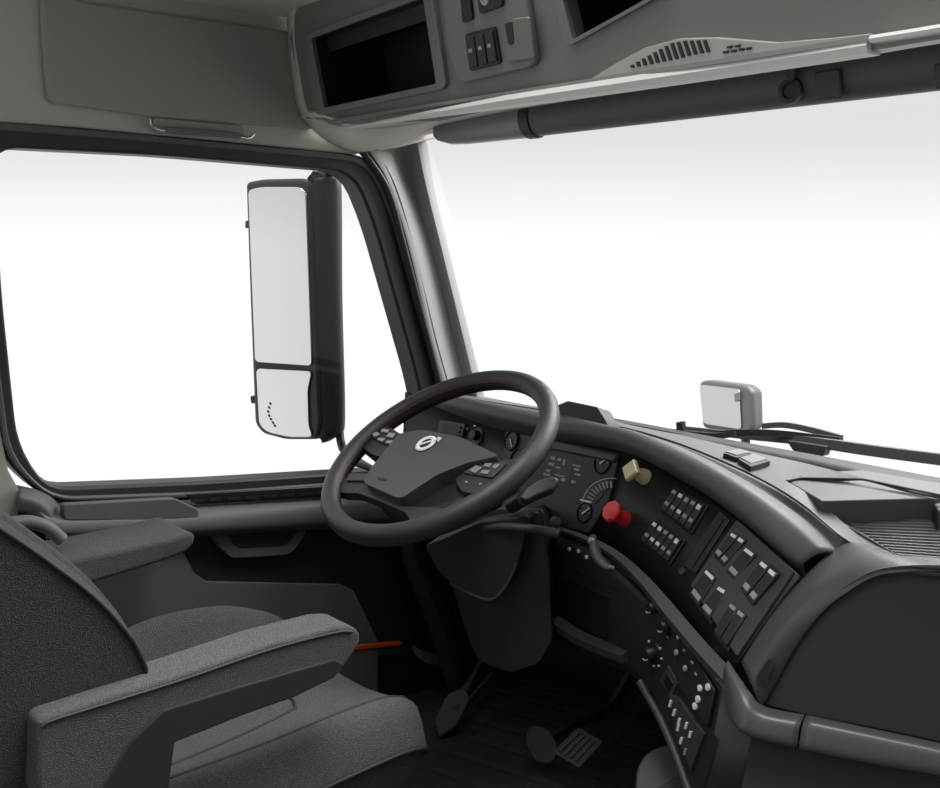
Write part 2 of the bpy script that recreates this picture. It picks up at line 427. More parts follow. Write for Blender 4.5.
for q, k in ((bin1, 1), (bin2, 1)):
    o_ = roundpoly([tuple(V(p)) for p in scaleq(q, 1.17)], 8); i_ = roundpoly([tuple(V(p)) for p in q], 2)
    b_ = ring('bin_bezel', o_, i_, FP, -.004, .010, M_cons, oc, .004)
    bm = bmesh.new()
    fr = [FP.hit(*p)[0] for p in q]; n_ = V((0, .97, .1)).normalized()
    bk = [p+n_*.16 for p in fr]
    a = [bm.verts.new(p) for p in fr]; c = [bm.verts.new(p) for p in bk]
    bm.faces.new(c)
    for i in range(4): bm.faces.new((a[i], a[(i+1) % 4], c[(i+1) % 4], c[i]))
    bb = from_bm('storage_bin', bm, M_bin, oc, label='dark open storage bin')
    sh = plate('retaining_flap', cell(q, .02, .02, .98, .26), Plane(FP.p+V((0, .03, 0)), FP.n), 0, .003, M_dark, bb)
# side cheek at the left end of the console
loft('end_cheek', [[FP.hit(*p)[0]+V((0, -.002, 0)) for p in ((300, -30), (294, 30), (300, 75), (308, 112), (322, 124))],
                   [onX(*p, -.99) for p in ((288, -30), (287, 30), (291, 75), (299, 113), (318, 128))]], M_head, oc, n=20, thick=.01)
# switch panel between the bins
plate('switch_panel', [(446, -60), (452, 40), (462, 78), (470, 82), (536, 66), (541, 60), (534, 10), (524, -70)], FP, 0, .014, M_cons, oc, .006, 5, 3)
SP2 = Plane(FP.p+FP.n*.014, FP.n)
def oswitch(poly, lab=None):
    s = plate('switch_block', poly, SP2, 0, .006, M_blk, oc, .003, 3); return s
s1 = oswitch([(461, -20), (470, -22), (475, 19), (465, 23)])
s2 = oswitch([(477, -20), (503, -26), (505, 6), (482, 14)])
lathe('dimmer_dial', SP2.hit(488, -1)[0]+FP.n*.006, FP.n, [(.010, 0), (.009, .003), (.005, .0032), (.005, .002), (0, .002)], M_gry, s2)
q3 = [(467, 34), (497, 26), (503, 63), (472, 71)]
s3 = oswitch(q3)
for k in range(3):
    r_ = plate('rocker', cell(q3, .06+.31*k, .08, .33+.31*k, .92), SP2, .005, .010, M_dark, s3, .0015)
    plate('legend', cell(q3, .13+.31*k, .42, .24+.31*k, .52), SP2, .010, .0106, M_gry, s3)
plate('lamp_housing', [(508, 24), (517, 18), (531, 16), (537, 58), (510, 62)], SP2, 0, .006, M_cons, oc, .003, 3)
plate('reading_slot', [(508, 23), (515, 21), (517, 42), (514, 45), (511, 42)], SP2, .005, .0075, M_blk, oc, .001, 1)
# lower hump with speaker slots
hump = [(545, 97), (590, 82), (622, 62), (650, 47), (682, 38), (720, 37), (780, 42), (830, 38), (874, 33), (876, 47), (800, 57), (700, 73), (620, 86), (545, 101)]
HP = Plane((0, -.012, 1.475), (0, -.80, -.60))
FP2 = Plane(FP.p, FP.n)
plate('speaker_cover', hump, FP, 0, .012, M_humpLit, oc, .005, 2, 3)
GP = Plane(FP.p+FP.n*.012, FP.n)
sl = []
for k in range(13):
    x = 632+k*6.3; b_ = 68-k*1.25-(.8 if k > 8 else 0); h = min(3+k*1.9, 16)+(0 if k < 9 else -1.0*(k-8))
    sl.append([(x-h*.32, b_-h), (x+2.8-h*.32, b_-h-.5), (x+3.0, b_-.6), (x, b_)])
plates('speaker_slots', sl, GP, 0, .0025, M_bin, oc)
plates('speaker_holes', [[(x, y), (x+5, y-.8), (x+4.5, y+2), (x-.4, y+2.4)] for x, y in ((724, 51), (732, 50), (740, 48.5), (747, 47.5), (728, 46), (736, 45))], GP, 0, .0025, M_bin, oc)
# lip: dark groove then pale edge
sweep('groove', [onY(330, 122, .0), onY(500, 95, .0), onY(700, 65, .0), onY(875, 38, .0)], [(-.005, -.003), (.005, -.003), (.005, .003), (-.005, .003)], M_sat, oc, n=30)
sweep('pale_lip', [onY(350, 127.5, -.012), onY(500, 103.5, -.006), onY(700, 74, .015), onY(875, 47, .015)], [(-.012, -.0085), (.016, -.0085), (.02, .0), (.016, .0085), (-.012, .0085), (-.016, 0)], M_lip, oc, n=40, scale=[min(1, .12+k/16) for k in range(40)])
sweep('lip_extension', [onY(874, 40, .0), onY(920, 33, .0), onY(1010, 18, .0)], [(-.010, -.004), (.010, -.004), (.012, .0), (.010, .004), (-.010, .004)], M_lip, oc, n=12)
sweep('lip_channel', [onY(874, 50, .02), onY(920, 42, .02), onY(1010, 28, .02)], [(-.012, -.003), (.012, -.003), (.012, .003), (-.012, .003)], M_sat, oc, n=12)
# underside toward the windscreen and its rounded left corner
loft('console_underside', [[onY(318, 124, .0), onY(352, 130, .02), onY(500, 108, .02), onY(700, 80, .02), onY(1000, 30, .02)],
                           [V((-1.0, .20, 1.435)), V((-.80, .2, 1.45)), V((-.4, .2, 1.46)), V((0, .2, 1.465)), V((.6, .2, 1.465))],
                           [V((-1.0, .35, 1.45)), V((-.80, .38, 1.47)), V((-.4, .42, 1.48)), V((0, .44, 1.49)), V((.6, .44, 1.49))]], M_head, oc, n=40, thick=.012)
loft('corner_fairing', [[onX(300, 117, -.99), onX(325, 140, -.99), onX(355, 152, -.98), onX(385, 148, -.95), onX(420, 139, -.93)],
                        [onY(305, 114, .0), onY(330, 128, .03), onY(360, 138, .05), onY(400, 136, .12), onY(430, 130, .28)],
                        [onY(315, 112, .0), onY(340, 121, .01), onY(365, 128, .03), onY(400, 126, .08), onY(450, 118, .22)]], M_head, oc, n=30, thick=.008)

# ================================================================== SUN BLIND
sb = thing('sun_blind', 'dark roller sun blind running across the top of the windscreen', 'sun blind')
def vy(px, py): return onY(px, py, .30)
vis_lo = [(452, 133), (530, 127), (620, 116), (720, 102), (830, 88), (1010, 66)]
sec = [(.030*math.cos(a)*(1 if math.cos(a) > 0 else 1), .040*math.sin(a)) for a in [2*math.pi*k/20 for k in range(20)]]
vp = [V((x, .30, z)) for x, z in [(vy(*p).x, vy(*p).z) for p in vis_lo]]
x0, z0 = vp[1].x, 1.452; 
sweep('blind_roller', [V((x, .30, 1.4525)) for x in (vp[1].x, -.4, -.1, .2, .6)], sec, M_top, sb, n=20)
sweep('end_cap', [V((x, .30, z)) for x, z in ((-.90, 1.441), (-.885, 1.446), (-.84, 1.450), (-.78, 1.452), (vp[1].x-.004, 1.4525))], sec, M_sat, sb, scale=[.12, .5, .85, .98, 1.03])
VP = Plane((0, .268, 1.45), (0, 1, .35))
kb = lathe('pivot_knob', onY(791, 91, .268), (.1, -1, -.1), [(.020, 0), (.019, .006), (.012, .007), (.010, .003), (0, .003)], M_dark, sb)
plate('hanger_bracket', [(775, 64), (800, 60), (794, 80), (789, 82)], Plane((0, .258, 1.45), (0, 1, 0)), -.004, .004, M_mid, sb, .002)
plate('cover_plate', [(815, 72), (841, 68), (843, 98), (817, 102)], Plane((0, .267, 1.45), (0, 1, .1)), -.004, .004, M_mid, sb, .003)
plate('cover_plate', [(934, 64), (965, 60), (967, 86), (936, 90)], Plane((0, .267, 1.45), (0, 1, .1)), -.004, .004, M_mid, sb, .003)
sweep('end_ring', [V((vp[1].x+d, .30, 1.4525)) for d in (0, .012, .024)], [(a*1.1, b*1.1) for a, b in sec], M_dark, sb)

# ================================================================== GRAB HANDLE
gh = thing('grab_handle', 'slim grey coat hook rail with bright ends above the door window', 'grab handle')
GHP = Plane((-.99, 0, 0), (1, 0, 0))
plate('back_plate', [(152, 118), (240, 126), (243, 139), (153, 133)], PW, .001, .010, M_pad, gh, .003, 3)
sweep('grip_bar', [onX(166, 130, -.975), onX(200, 132.5, -.975), onX(240, 136, -.975)], [(-.004, -.006), (.005, -.006), (.005, .006), (-.004, .006)], M_cons, gh, bev=.002)
for pts in ([(151, 119), (152, 125), (157, 129), (166, 131)], [(254, 130), (253, 135), (248, 138), (240, 137)]):
    sweep('bright_hook', [onX(*p, -.978) for p in pts], circ(.0035), M_chr, gh, n=10, label='bright chrome hook end')

# ================================================================== DOOR MIRROR
dm = thing('door_mirror', 'tall black exterior mirror with two glasses outside the driver window', 'mirror', )
MP = Plane(onX(290, 300, -1.32), V((.55, -.83, 0)))
Pn = MP.n
house = roundpoly([(245, 182), (262, 179), (303, 178), (312, 182), (317, 300), (322, 425), (318, 440), (285, 440), (262, 434), (254, 424), (249, 300)], 5)
plate('housing', house, MP, -.07, 0, M_mh, dm, .02, 0, 4)
# rounded cowl on the forward side
hs = []
for (y, a, b) in ((171, 312, 330), (178, 308, 338), (190, 308, 342), (300, 310, 343), (420, 314, 346), (436, 318, 342), (443, 322, 334)):
    hs.append([MP.hit(a, y)[0]-Pn*.004, at((a+b)/2, y, 0)*0+MP.hit((a*.5+b*.5)-4, y)[0]-Pn*.012, MP.hit(b-9, y)[0]-Pn*.045, MP.hit(b-16, y)[0]-Pn*.09])
loft('cowl', hs, M_mh, dm, n=14, thick=.01)
g1 = roundpoly([(249, 190), (262, 187), (300, 187), (307, 192), (313, 366), (256, 362)], 5)
plate('upper_glass', g1, MP, 0, .006, M_mir, dm, .002, label='large flat upper mirror glass')
g2 = roundpoly([(257, 368), (313, 371), (309, 390), (310, 425), (314, 437), (290, 437), (268, 432), (260, 424)], 5)
plate('lower_glass', g2, MP, 0, .006, M_mir, dm, .002, label='small wide-angle lower mirror glass')
plates('turn_arrow', [[(268+a, 402+b), (270+a, 402+b), (271+a, 404.5+b), (269+a, 404.5+b)] for a, b in ((2, 0), (.8, 4), (0, 8), (.8, 12), (2.6, 15.5), (4.6, 19), (6.5, 22))], MP, .006, .0068, M_dark, dm)
plate('adjust_knob', [(243, 221), (247, 220), (247, 228), (243, 228)], MP, -.03, -.01, M_mh, dm, .002)
plate('adjust_knob', [(248, 397), (252, 396), (253, 404), (249, 404)], MP, -.03, -.01, M_mh, dm, .002)
tube('mirror_arm', [MP.hit(320, 185)[0]-Pn*.06, MP.hit(320, 172)[0]-Pn*.05, MP.hit(323, 160)[0]+V((.12, 0, .01)), onX(340, 150, -1.05)], .014, M_mh, dm, n=14)
tube('mirror_arm', [MP.hit(330, 436)[0]-Pn*.06, MP.hit(333, 446)[0]-Pn*.05, MP.hit(340, 456)[0]-Pn*.04, onX(372, 470, -1.12), onX(400, 480, -1.05)], .011, M_mh, dm, n=16)

# ================================================================== HOOD MIRROR
hm = thing('hood_mirror', 'small pale grey hood mirror standing outside beyond the windscreen', 'mirror')
HMP = Plane(at(725, 405, 3.7), V((.0, -1, .05)))
plate('mirror_housing', [(699, 382), (706, 380), (745, 385), (753, 391), (754, 428), (746, 434), (702, 428)], HMP, -.06, 0, M_hm, hm, .015, 5, 3)
plate('mirror_glass', [(700, 384), (741, 389), (743, 430), (704, 424)], HMP, 0, .006, M_mir2, hm, .003, 5)
plate('sensor_spot', [(736, 394), (741, 392), (742, 400), (737, 402)], HMP, .006, .012, M_sat, hm, .002, 1)
tube('mirror_stalk', [HMP.hit(735, 425)[0]-HMP.n*.05, HMP.hit(738, 450)[0]-HMP.n*.05, HMP.hit(742, 480)[0]-HMP.n*.05], .016, M_mh, hm, n=6)

# ================================================================== WIPERS
wp = thing('windscreen_wiper', 'black wiper with its long arm lying along the base of the windscreen', 'wiper')
def wz(px, py, y=.76): return onY(px, py, y)
sweep('wiper_arm', [wz(678, 428), wz(740, 435), wz(800, 440), wz(870, 450), wz(940, 459), wz(1000, 467)], [(-.010, -.010), (.010, -.010), (.006, .010), (-.006, .010)], M_mid, wp, n=20, scale=[.55+.5*min(1, k/10) for k in range(20)])
sweep('wiper_blade', [wz(680, 436, .70), wz(760, 432, .74), wz(840, 440, .78)], [(-.004, -.008), (.004, -.008), (.002, .006), (-.002, .006)], M_blk, wp, n=14)
sweep('blade_frame', [wz(763, 426, .80), wz(785, 425, .80), wz(812, 430, .80), wz(842, 438, .80)], [(-.006, -.006), (.006, -.006), (.004, .006), (-.004, .006)], M_mid, wp, n=14)
plate('arm_joint', [(790, 440), (830, 446), (826, 456), (796, 450)], Plane((0, .75, 0), (0, 1, 0)), -.01, .012, M_mid, wp, .003, 2)
wp2 = thing('windscreen_wiper', 'black wiper blade lying low behind the instrument hood', 'wiper')
sweep('wiper_blade', [wz(612, 428, .70), wz(660, 431, .70), wz(712, 436, .70), wz(735, 434, .70)], [(-.006, -.006), (.006, -.006), (.004, .007), (-.004, .007)], M_blk, wp2, n=12)
sweep('wiper_arm', [wz(560, 421, .72), wz(620, 428, .72), wz(676, 432, .72)], [(-.008, -.006), (.008, -.006), (.006, .006), (-.006, .006)], M_mid, wp2, n=12)
plate('wiper_clip', [(678, 422), (684, 421), (686, 436), (679, 437)], Plane((0, .70, 0), (0, 1, 0)), -.005, .008, M_blk, wp2, .001)

# ================================================================== DASHBOARD
db = thing('dashboard', 'dark wraparound dashboard with grey top, gauges and centre switch panel', 'dashboard')
tops = [onY(405, 392, .33), onY(440, 403, .335), onY(500, 418, .335), onY(560, 432, .325), onY(620, 447, .30), onY(680, 480, .28), onY(740, 522, .245), onY(798, 574, .19)]
bots = [onY(400, 500, .27), onY(430, 508, .27), onY(480, 518, .265), onY(535, 528, .26), onY(590, 541, .235), onY(640, 583, .195), onY(690, 632, .145), onY(736, 664, .09)]
panel, PS = loft('instrument_panel', [tops, bots], M_blk, db, n=60, thick=.012)
# hood roll
U = [(424, 392, .852), (440, 396, .853), (500, 405, .853), (560, 414, .853), (600, 424, .851), (640, 433, .847), (690, 451, .832), (745, 480, .806), (800, 516, .771), (838, 552, .731)]
D = [(424, 400, .835), (440, 404, .838), (500, 419, .836), (560, 433, .83), (600, 441, .829), (640, 452, .827), (700, 485, .795), (745, 519, .762), (770, 541, .741), (800, 570, .706)]
Up = [onZ(*p) for p in U]; Dp = [onZ(*p) for p in D]
Mid = [a.lerp(b, .5)+V((.008, -.012, .018)) for a, b in zip(Up, Dp)]
Und = [a+V((-.012, .07, -.06)) for a in Dp]
hood, HS = loft('instrument_hood', [Und, Dp, Mid, Up], M_top, db, n=60, thick=.008)
# dash top
W = [(424, 391, .848), (440, 395, .85), (500, 403, .85), (560, 412, .85), (600, 422, .848), (640, 431, .845), (690, 447, .83), (752, 474, .806), (800, 502, .785), (847, 540, .745)]
Wp = [onZ(*p)+V((0, .0, -.004)) for p in W]
gr, GS = loft('hood_channel', [Up, [a.lerp(b, .5)-V((0, 0, .010)) for a, b in zip(Up, Wp)], Wp], M_mid, db, n=60, thick=.008)
N_ = [(424, 391, .848), (500, 403, .848), (560, 412, .845), (600, 422, .842), (640, 431, .84), (690, 447, .826), (752, 474, .803), (800, 502, .783), (847, 540, .745), (890, 556, .738), (940, 564, .742), (1010, 572, .745)]
Fa = [(440, 389, .825), (490, 398, .80), (560, 411, .80), (600, 418, .80), (640, 427, .80), (690, 437, .80), (745, 450, .80), (800, 462, .80), (860, 477, .80), (910, 489, .795), (950, 499, .793), (1020, 515, .79)]
Npp = [onZ(*p) for p in N_]; Fpp = [onZ(*p) for p in Fa]
dtop, TS = loft('dash_top', [Npp, Fpp], M_top, db, n=90, m=None, thick=.004)
tray = [(784, 480), (800, 477), (862, 478), (950, 496), (1030, 520), (1030, 563), (960, 561), (898, 555), (845, 524)]
rim3 = [TS.hit(x, y)[0] for x, y in tray]
bm = bmesh.new(); prism_bm(bm, [(p.x, p.y, 1.0) for p in rim3], [(p.x, p.y, .6) for p in rim3])
cut = from_bm('cutter', bm, None)
bo = dtop.modifiers.new('cut', 'BOOLEAN'); bo.object = cut; bo.operation = 'DIFFERENCE'; bo.solver = 'EXACT'
bpy.context.view_layer.update()
dg_ = bpy.context.evaluated_depsgraph_get(); nm_ = bpy.data.meshes.new_from_object(dtop.evaluated_get(dg_))
dtop.modifiers.clear(); dtop.data = nm_; smooth(dtop, 25); bpy.data.objects.remove(cut)
ZT = lambda z: Plane((0, 0, z), (0, 0, 1))
bm = bmesh.new(); sweep_bm(bm, [p+V((0, 0, -.002)) for p in resample(rim3, 80)], circ(.0022, n=8), closed=True)
from_bm('tray_rim', bm, M_mid, db)
shp = ZT(.788)
plate('tray_shelf', [(776, 474), (862, 470), (975, 489), (936, 498.5), (927, 498), (822, 501)], shp, -.055, 0, M_top, db, .002)
f0, f1 = onZ(870, 517, .752), onZ(898, 556, .730)
FLP = Plane(f0, (f1-f0).cross(V((f1-f0).yxz)*0+V((-(f1-f0).y, (f1-f0).x, 0))))
trf = plate('storage_tray', [(790, 488), (870, 488), (1040, 510), (1040, 575), (900, 566), (850, 530)], FLP, -.01, 0, M_top, db, 0, label='ribbed storage tray in the dash top')
bm = bmesh.new()
for k in range(17):
    py = 510+k*3.0
    a = FLP.hit(828+k*4.6, py)[0]; b = FLP.hit(1040, py+4+k*.5)[0]
    sweep_bm(bm, [a, b], [(-.004, -.003), (.004, -.003), (.002, .0022), (-.002, .0022)])
from_bm('tray_ribs', bm, M_top, trf)
plate('tray_divider', [(930, 499), (975, 491), (985, 500), (938, 510)], ZT(.780), -.05, 0, M_dark, db, .003)
# small button pair on the dash top, front shadow put in as black sides
plate('top_switch', [(722, 458), (738, 454.5), (751, 458.5), (736, 463)], TS, .0, .010, M_blk, db, .001, 1)
plate('switch_cap', [(724, 457.5), (738, 454.5), (749, 458), (736, 461)], TS, .010, .012, M_sat, db, .001, 1)
plate('top_switch', [(737, 464), (753, 459.5), (770, 466), (750, 472)], TS, .0, .010, M_blk, db, .001, 1)
plate('switch_cap', [(739, 463.5), (753, 459.5), (767, 465), (750, 469.5)], TS, .010, .012, M_sat, db, .001, 1)
# cover behind the wheel rim
plate('sensor_cover', [(556, 424), (558, 405), (568, 401), (597, 407), (606, 421), (610, 430)], Plane(onZ(590, 424, .85), (0.2, -1, .3)), -.05, .0, M_mid, db, .006, 1, 3)

# end fascia, between switch panel and glovebox
GX = Plane(onY(765, 705, .07), (at(940, 742, 1.40)-onY(765, 705, .07)).cross(at(940, 572, 1.44)-onY(765, 705, .07)))
A_ = [onZ(1010, 570, .745), onZ(940, 563, .742), onZ(893, 555, .739), onZ(852, 541, .741), onZ(826, 556, .727), onZ(799, 582, .70), onZ(768, 620, .655), onZ(741, 662, .60)]
Bq = [(1010, 573), (940, 571), (905, 571), (875, 575), (850, 589), (825, 609), (797, 645), (763, 706)]
Bp = [GX.hit(*p)[0]+GX.n*.012 for p in Bq]
Bk = [GX.hit(*p)[0]-GX.n*.004 for p in Bq]
AM = [a.lerp(b, .55)+V((.004, -.012, .012)) for a, b in zip(A_, Bp)]
AM[0] = A_[0].lerp(Bp[0], .5); AM[1] = A_[1].lerp(Bp[1], .5)
fas, FS = loft('end_fascia', [A_, AM, Bp, Bk], M_mid, db, n=60, thick=.008)
plate('fascia_slot', [(768, 659), (774, 662), (766, 681), (757, 677)], FS, -.004, .0075, M_bin, db)
# glovebox
gbp = [(763, 704), (795, 646), (824, 608), (850, 589), (875, 576), (905, 571.5), (940, 571), (1010, 572), (1010, 762), (940, 742), (870, 727), (810, 716)]
gb = plate('glovebox_door', gbp, GX, -.02, .004, M_glv, db, .006, 4, 3)
# trim strip
stp = [onY(500, 517, .25), onY(545, 525, .245), onY(590, 541, .225), onY(618, 558, .205), onY(645, 584, .18), onY(672, 617, .15), onY(700, 650, .12), onY(722, 674, .095), onY(738, 692, .07)]
sweep('trim_strip', stp, [(-.011, -.013), (.007, -.015), (.011, -.004), (.008, .008), (-.011, .010)], M_trim, db, n=60, up=V((.3, -.5, .8)), scale=[.35+.75*min(1, max(0, (k-10)/26)) for k in range(60)])
def g(px, py, o=0): return GX.hit(px, py)[0]+GX.n*o
rows = [[onY(728, 660, .082), g(752, 692, .014), g(768, 706, .012), g(806, 714, .012)],
        [onY(724, 668, .070), g(745, 702, .026), g(764, 716, .030), g(803, 724, .030)],
        [onY(722, 690, .070), g(738, 722, .024), g(758, 734, .028), g(800, 744, .028)],
        [onY(722, 694, .078), g(738, 726, .005), g(756, 738, .010), g(800, 748, .010)]]
loft('trim_corner', rows, M_trim, db, n=20, thick=.006)
rows = [[g(808, 714, .012), g(870, 727, .012), g(940, 742, .012), g(1010, 760, .012)],
        [g(806, 722, .030), g(869, 735, .030), g(940, 750, .030), g(1010, 768, .030)],
        [g(802, 745, .028), g(866, 758, .028), g(940, 771, .028), g(1010, 786, .028)],
        [g(802, 749, .010), g(866, 762, .010), g(940, 776, .010), g(1010, 792, .010)]]
loft('ledge_strip', rows, M_trim, db, n=20, thick=.006)
plate('lower_glovebox_panel', [(752, 730), (800, 744), (870, 760), (1010, 788), (1010, 900), (720, 900)], GX, -.03, -.004, M_glv, db)
# lower stack
lt = [onY(505, 530, .25), onY(548, 535, .24), onY(590, 552, .22), (onY(622, 576, .198)), onY(652, 606, .17), onY(680, 640, .143), onY(706, 670, .115), onY(732, 700, .085)]
lm = [onY(515, 590, .26), onY(552, 592, .25), onY(580, 606, .225), onY(618, 622, .195), onY(650, 650, .165), onY(674, 688, .14), onY(690, 725, .115), onY(712, 762, .085)]
lb = [onY(520, 640, .25), onY(556, 642, .24), onY(596, 660, .22), onY(632, 676, .19), onY(652, 702, .17), onY(668, 740, .145), onY(682, 775, .12), onY(694, 810, .095)]
stk, LS = loft('centre_stack', [lt, lm, lb], M_dark, db, n=60, thick=.015)
# stack right cheek
loft('stack_cheek', [[onY(722, 690, .085), onY(735, 702, .075), g(757, 728, .004)],
                     [onY(700, 800, .10), onY(712, 800, .085), onY(740, 800, .085)]], M_mid, db, n=14, thick=.01)
# bottom lip of the left stack part
sweep('stack_lip', [onY(553, 622, .215), onY(575, 637, .205), onY(600, 648, .195), onY(625, 657, .185)], [(-.012, -.012), (.006, -.010), (.008, .004), (-.012, .012)], M_mid, db, n=14)
sweep('stack_edge', [onY(640, 682, .172), onY(660, 718, .150), onY(676, 755, .125), onY(692, 800, .095)], circ(.007), M_mid, db, n=14)

# --- recess lines on the lower panel
plates('slot_line', [[(566, 564), (616, 588), (615, 591), (565, 567)]], LS, -.001, .002, M_bin, db)
plate('stack_pocket', [(560, 575), (612, 597), (608, 640), (562, 618)], LS, 0, .003, M_blk, db, .002)
for x, y in ((570, 549), (579, 551), (587, 557)):
    p, n = LS.hit(x, y); lathe('warning_lamp', p, n, [(.004, 0), (.0035, .003), (0, .004)], M_wht, db, 10)
# trailer brake hand lever
tl = sweep('hand_lever', [onY(593, 536, .17), onY(594, 546, .155), onY(598, 558, .15), onY(606, 566, .15), onY(614, 569, .155)], circ(.010, .007), M_mid, db, n=16, scale=[.6, .65, .7, .8, .9, 1, 1.05, 1.1, 1.1, 1.1, 1.1, 1.05, 1, .9, .75, .55])
lathe('lever_pivot', onY(592, 541, .16), (-.3, -1, .4), [(.007, 0), (.006, .005), (0, .006)], M_sil, tl, 12)
lathe('lever_tip', onY(613, 568, .15), (-.3, -1, .4), [(.004, 0), (.003, .008), (0, .009)], M_sil, tl, 12)

# --- instrument cluster
cl = plate('gauge_cluster', [(508, 432), (560, 441), (622, 455), (612, 500), (592, 534), (540, 522), (500, 514)], PS, -.004, .008, M_dark, db, .003, 3)
CLS = on(cl); PO = CLS; GC = lambda x, y: CLS.hit(x, y)
plate('cluster_brow', [(551, 440), (622, 457), (619, 464), (549, 449)], PS, .004, .016, M_mid, db, .003)
def dial(x, y, r, a0, a1, nt_, na, nl, ring_=True, par=db, tm=M_gry):
    p, n = GC(x, y); a, b, n = frame_at(n)
    d = lathe('gauge', p, n, [(r, 0), (r, .004), (r*.90, .005), (r*.88, .002), (0, .002)] if ring_ else [(r, 0), (r, .001), (0, .001)], M_blk, par, 28)
    def pol(ang, rad, h): return p+n*h+a*rad*math.cos(ang)+b*rad*math.sin(ang)
    bm = bmesh.new()
    for k in range(nt_):
        g_ = math.radians(a0+(a1-a0)*k/(nt_-1)); wd = .0009; L = .22 if k % 2 == 0 else .12
        t_ = V((0, 0, 0)); c0 = pol(g_, r*.82, .0032); c1 = pol(g_, r*(.82-L), .0032); s = (c1-c0).cross(n).normalized()*wd
        prism_bm(bm, [c0+s, c0-s, c1-s, c1+s], [q-n*.001 for q in (c0+s, c0-s, c1-s, c1+s)])
    from_bm('tick_marks', bm, tm, d)
    bm = bmesh.new(); g_ = math.radians(na); c0 = pol(g_+math.pi, r*.2, .005); c1 = pol(g_, r*nl, .005); s = (c1-c0).cross(n).normalized()*.0016
    prism_bm(bm, [c0+s, c0-s, c1-s*.5, c1+s*.5], [q-n*.0015 for q in (c0+s, c0-s, c1-s*.5, c1+s*.5)])
    from_bm('needle', bm, M_wht, d)
    return d
dial(603, 463, .022, 190, 350, 7, 222, .95)
dial(585, 513, .020, 190, 350, 7, 222, .95)
# big arc dial partly hidden below
big = plate('gauge', [(583, 503), (586, 491), (593, 482), (602, 477), (610, 478), (608, 488), (601, 498), (594, 505)], PO, 0, .0012, M_blk, db)
def arcpoly(cx, cy, r0, r1, a0, a1): return [(cx+r*math.cos(math.radians(a)), cy+r*math.sin(math.radians(a))*1.0) for r, a in ((r0, a0), (r1, a0), (r1, a1), (r0, a1))]
plates('tick_marks', [arcpoly(612, 508, 20, 27, 195+k*9, 198+k*9) for k in range(9)]+[arcpoly(612, 508, 29, 30.2, 190+k*6, 196+k*6) for k in range(15)], PO, .0012, .002, M_gry, big)
plates('needle', [[(581, 499), (592, 502), (592, 503.5), (581, 500.6)]], PO, .0015, .003, M_wht, big)
dial(512, 441, .022, 0, 200, 8, 130, .8)
dial(519, 462, .030, 0, 250, 13, 60, .75)
# telltale marks
tt = []
for (x, y, w_, h) in ((551, 456, 5, 3), (558, 458, 4, 2.5), (549, 462, 6, 3), (556, 466, 5, 2), (547, 469, 4, 2.5), (564, 459, 2.2, 6), (573, 464, 8, 1.8), (574, 468, 6, 1.8), (575, 473, 6, 1.8), (572, 480, 4, 3), (544, 473, 7, 2), (555, 474, 10, 1.2), (562, 478, 4, 3)):
    tt.append([(x, y), (x+w_, y+w_*.22), (x+w_-h*.25, y+h+w_*.22), (x-h*.25, y+h)])
class Off:
    def __init__(s, b_, h): s.b = b_; s.h = h
    def hit(s, x, y): p, n = s.b.hit(x, y); return p+n*s.h, n
plates('telltale_symbols', tt, PO, 0, .001, M_gry, db)
plate('display_window', [(560, 462), (573, 465), (569, 484), (556, 480)], PO, -.0005, .0006, M_blk, db)
# left vents behind the wheel
vt = plate('air_vent', [(442, 420), (468, 424), (462, 447), (437, 443)], PS, 0, .008, M_mid, db, .003, 2)
plates('vent_slats', [cell([(445, 422), (466, 426), (461, 445), (441, 441)], .05, .1+.22*k, .95, .2+.22*k) for k in range(4)], PS, .008, .012, M_blk, vt)
lathe('light_switch', *PS.hit(478, 436), [(.020, -.004), (.019, .003), (.012, .004), (.010, .018), (0, .019)], M_blk, db)
plates('light_switch_marks', [[(464, 427), (468, 427.5), (467, 430), (463, 429.5)], [(474, 425), (476, 425.5), (475.5, 427), (473.5, 426.5)]], PS, .0, .001, M_wht, db)
# --- park brake knobs
def knob(name, bx, by, hx, hy, r, m, lab, sides=8, L=.034):
    p, n = PS.hit(bx, by); h = at(hx, hy, (p-CAM).dot(DIR)-.022)
    ax = (h-p).normalized(); L = (h-p).length
    k = lathe(name, p, ax, [(r*.72, 0), (r*.60, L*.35), (r*.45, L*.5), (r*.45, L*.75)], m, db, 20, label=lab)
    f = (ax+(CAM-h).normalized()*.5).normalized()
    lathe('knob_head', p, ax, [(r*.5, L*.72), (r*.95, L*.78), (r, L*.86), (r, L*1.0), (r*.86, L*1.08), (0, L*1.1)], m, k, sides, ang=25)
    return k, h, ax
ky, hy_, ay_ = knob('park_brake_knob', 645, 477, 630, 470, .021, M_yel, 'square cream brake knob', 4)
kr, hr_, ar_ = knob('trailer_air_knob', 625, 519, 611, 511, .021, M_red, 'octagonal red brake knob', 8)
